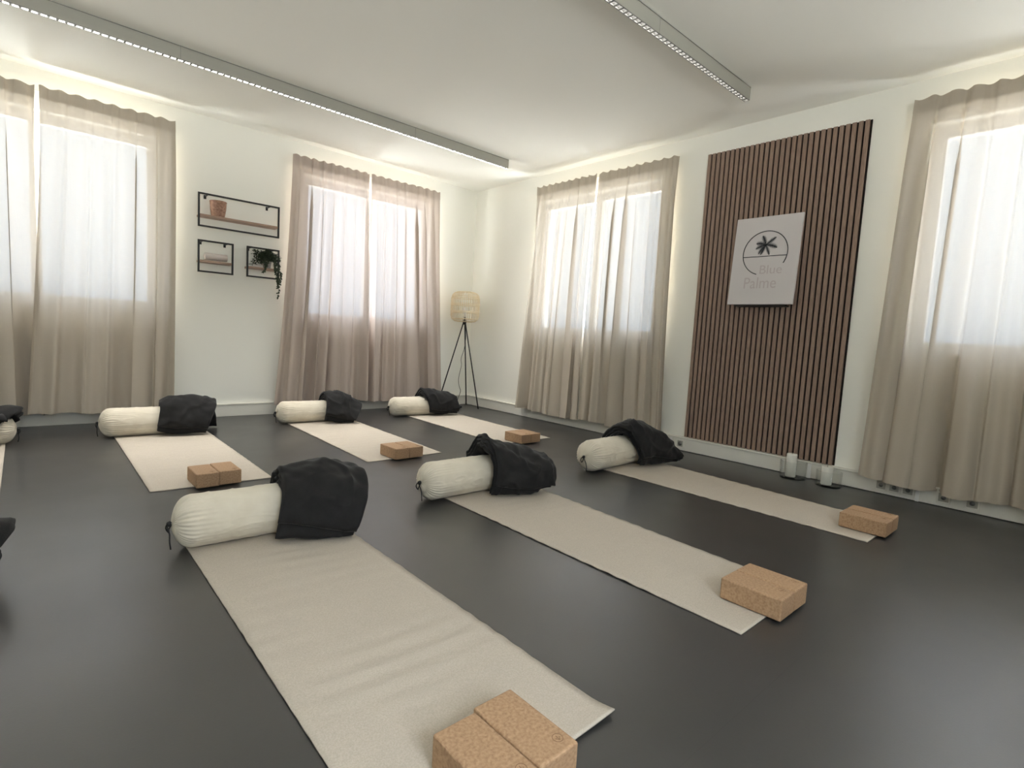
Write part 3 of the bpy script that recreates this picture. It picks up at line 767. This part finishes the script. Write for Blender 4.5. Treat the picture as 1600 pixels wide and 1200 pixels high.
def drape(ridge, front, yb, label, seed, back=None, **kw):
    """ridge: [(x,z)...] above the bolster axis yb; front: [(x,y,z)...] hem on the mat"""
    n = len(ridge)
    R2 = [(x, yb, z) for x, z in ridge]
    R1 = [(x+.02, yb+.145, z*.66) for x, z in ridge]
    R0 = [(x+.04, yb+.20, .03) for x, z in ridge] if back is None else back
    R3 = []; R4 = []
    for (x, z), (fx, fy, fz) in zip(ridge, front):
        R3.append((x*.74+fx*.26, yb-.58*(yb-fy)-.025, z*.84+.005))
        R4.append((x*.28+fx*.72, yb-.93*(yb-fy)-.014, z*.42+fz*.5))
    blanket([R0, R1, R2, R3, R4, front], label, seed, **kw)
drape([(-3.495, .302), (-3.37, .300), (-3.23, .292), (-3.115, .255)], [(-3.565, -3.385, .03), (-3.47, -3.43, .02), (-3.37, -3.47, .02), (-3.265, -3.50, .02)], -3.2,
      'large folded black blanket over the foreground bolster', 1, T=.084, hem0=(.88, .08), wr=.9)
drape([(-2.35, .335), (-2.24, .290), (-2.09, .250), (-1.93, .200)], [(-2.385, -3.385, .02), (-2.26, -3.42, .02), (-2.13, -3.455, .02), (-1.99, -3.47, .03)], -3.19,
      'folded black blanket with a raised left corner over the second-from-right near bolster', 2, T=.072, wr=1.3)
drape([(-1.085, .318), (-.93, .338), (-.74, .285), (-.58, .19)], [(-.965, -3.37, .02), (-.82, -3.40, .02), (-.66, -3.42, .02), (-.50, -3.43, .02)], -3.21,
      'black blanket sliding to the right over the bolster nearest the slatted panel', 3, T=.072)
drape([(-3.53, .262), (-3.44, .306), (-3.30, .306), (-3.125, .272)], [(-3.565, -.845, .045), (-3.46, -.87, .02), (-3.35, -.90, .02), (-3.245, -.92, .02)], -.7,
      'folded black blanket over the bolster under the wall shelves', 4, T=.078, wr=.8)
drape([(-2.195, .285), (-2.11, .302), (-1.97, .265), (-1.83, .195)], [(-2.245, -.79, .03), (-2.16, -.82, .02), (-2.08, -.85, .02), (-1.99, -.875, .02)], -.6,
      'folded black blanket over the bolster before the rosy curtain', 5, T=.075)
drape([(-1.115, .292), (-1.02, .292), (-.87, .268), (-.72, .236)], [(-1.06, -.76, .04), (-.95, -.785, .02), (-.84, -.79, .02), (-.715, -.79, .02)], -.605,
      'folded black blanket over the bolster nearest the floor lamp', 6, T=.072, wr=.8)
blanket([[(-4.70, -.47, .05), (-4.58, -.47, .05), (-4.44, -.48, .10), (-4.335, -.52, .17)],
         [(-4.72, -.53, .20), (-4.58, -.53, .20), (-4.44, -.55, .22), (-4.315, -.60, .225)],
         [(-4.74, -.66, .262), (-4.60, -.66, .262), (-4.44, -.67, .25), (-4.300, -.68, .243)],
         [(-4.76, -.80, .22), (-4.62, -.80, .22), (-4.46, -.79, .215), (-4.325, -.745, .222)],
         [(-4.78, -.86, .12), (-4.64, -.86, .12), (-4.50, -.84, .13), (-4.36, -.77, .19)],
         [(-4.79, -.88, .02), (-4.66, -.88, .02), (-4.54, -.86, .06), (-4.40, -.79, .165)]],
        'black blanket tip over the bolster at the left photo edge, far row', 7, T=.054, wr=.5)
blanket([[(-4.78, -2.98, .03), (-4.66, -2.98, .03), (-4.54, -3.00, .08), (-4.39, -3.02, .135)],
         [(-4.76, -3.06, .21), (-4.64, -3.06, .21), (-4.52, -3.06, .21), (-4.345, -3.08, .185)],
         [(-4.74, -3.19, .295), (-4.62, -3.19, .29), (-4.50, -3.19, .255), (-4.330, -3.17, .195)],
         [(-4.74, -3.35, .21), (-4.62, -3.35, .21), (-4.52, -3.33, .20), (-4.36, -3.26, .16)],
         [(-4.74, -3.42, .10), (-4.63, -3.42, .10), (-4.54, -3.40, .12), (-4.39, -3.30, .12)],
         [(-4.74, -3.45, .02), (-4.64, -3.45, .02), (-4.55, -3.44, .03), (-4.41, -3.34, .06)]],
        'black blanket corner at the left photo edge, near row', 8, T=.06, wr=.6)
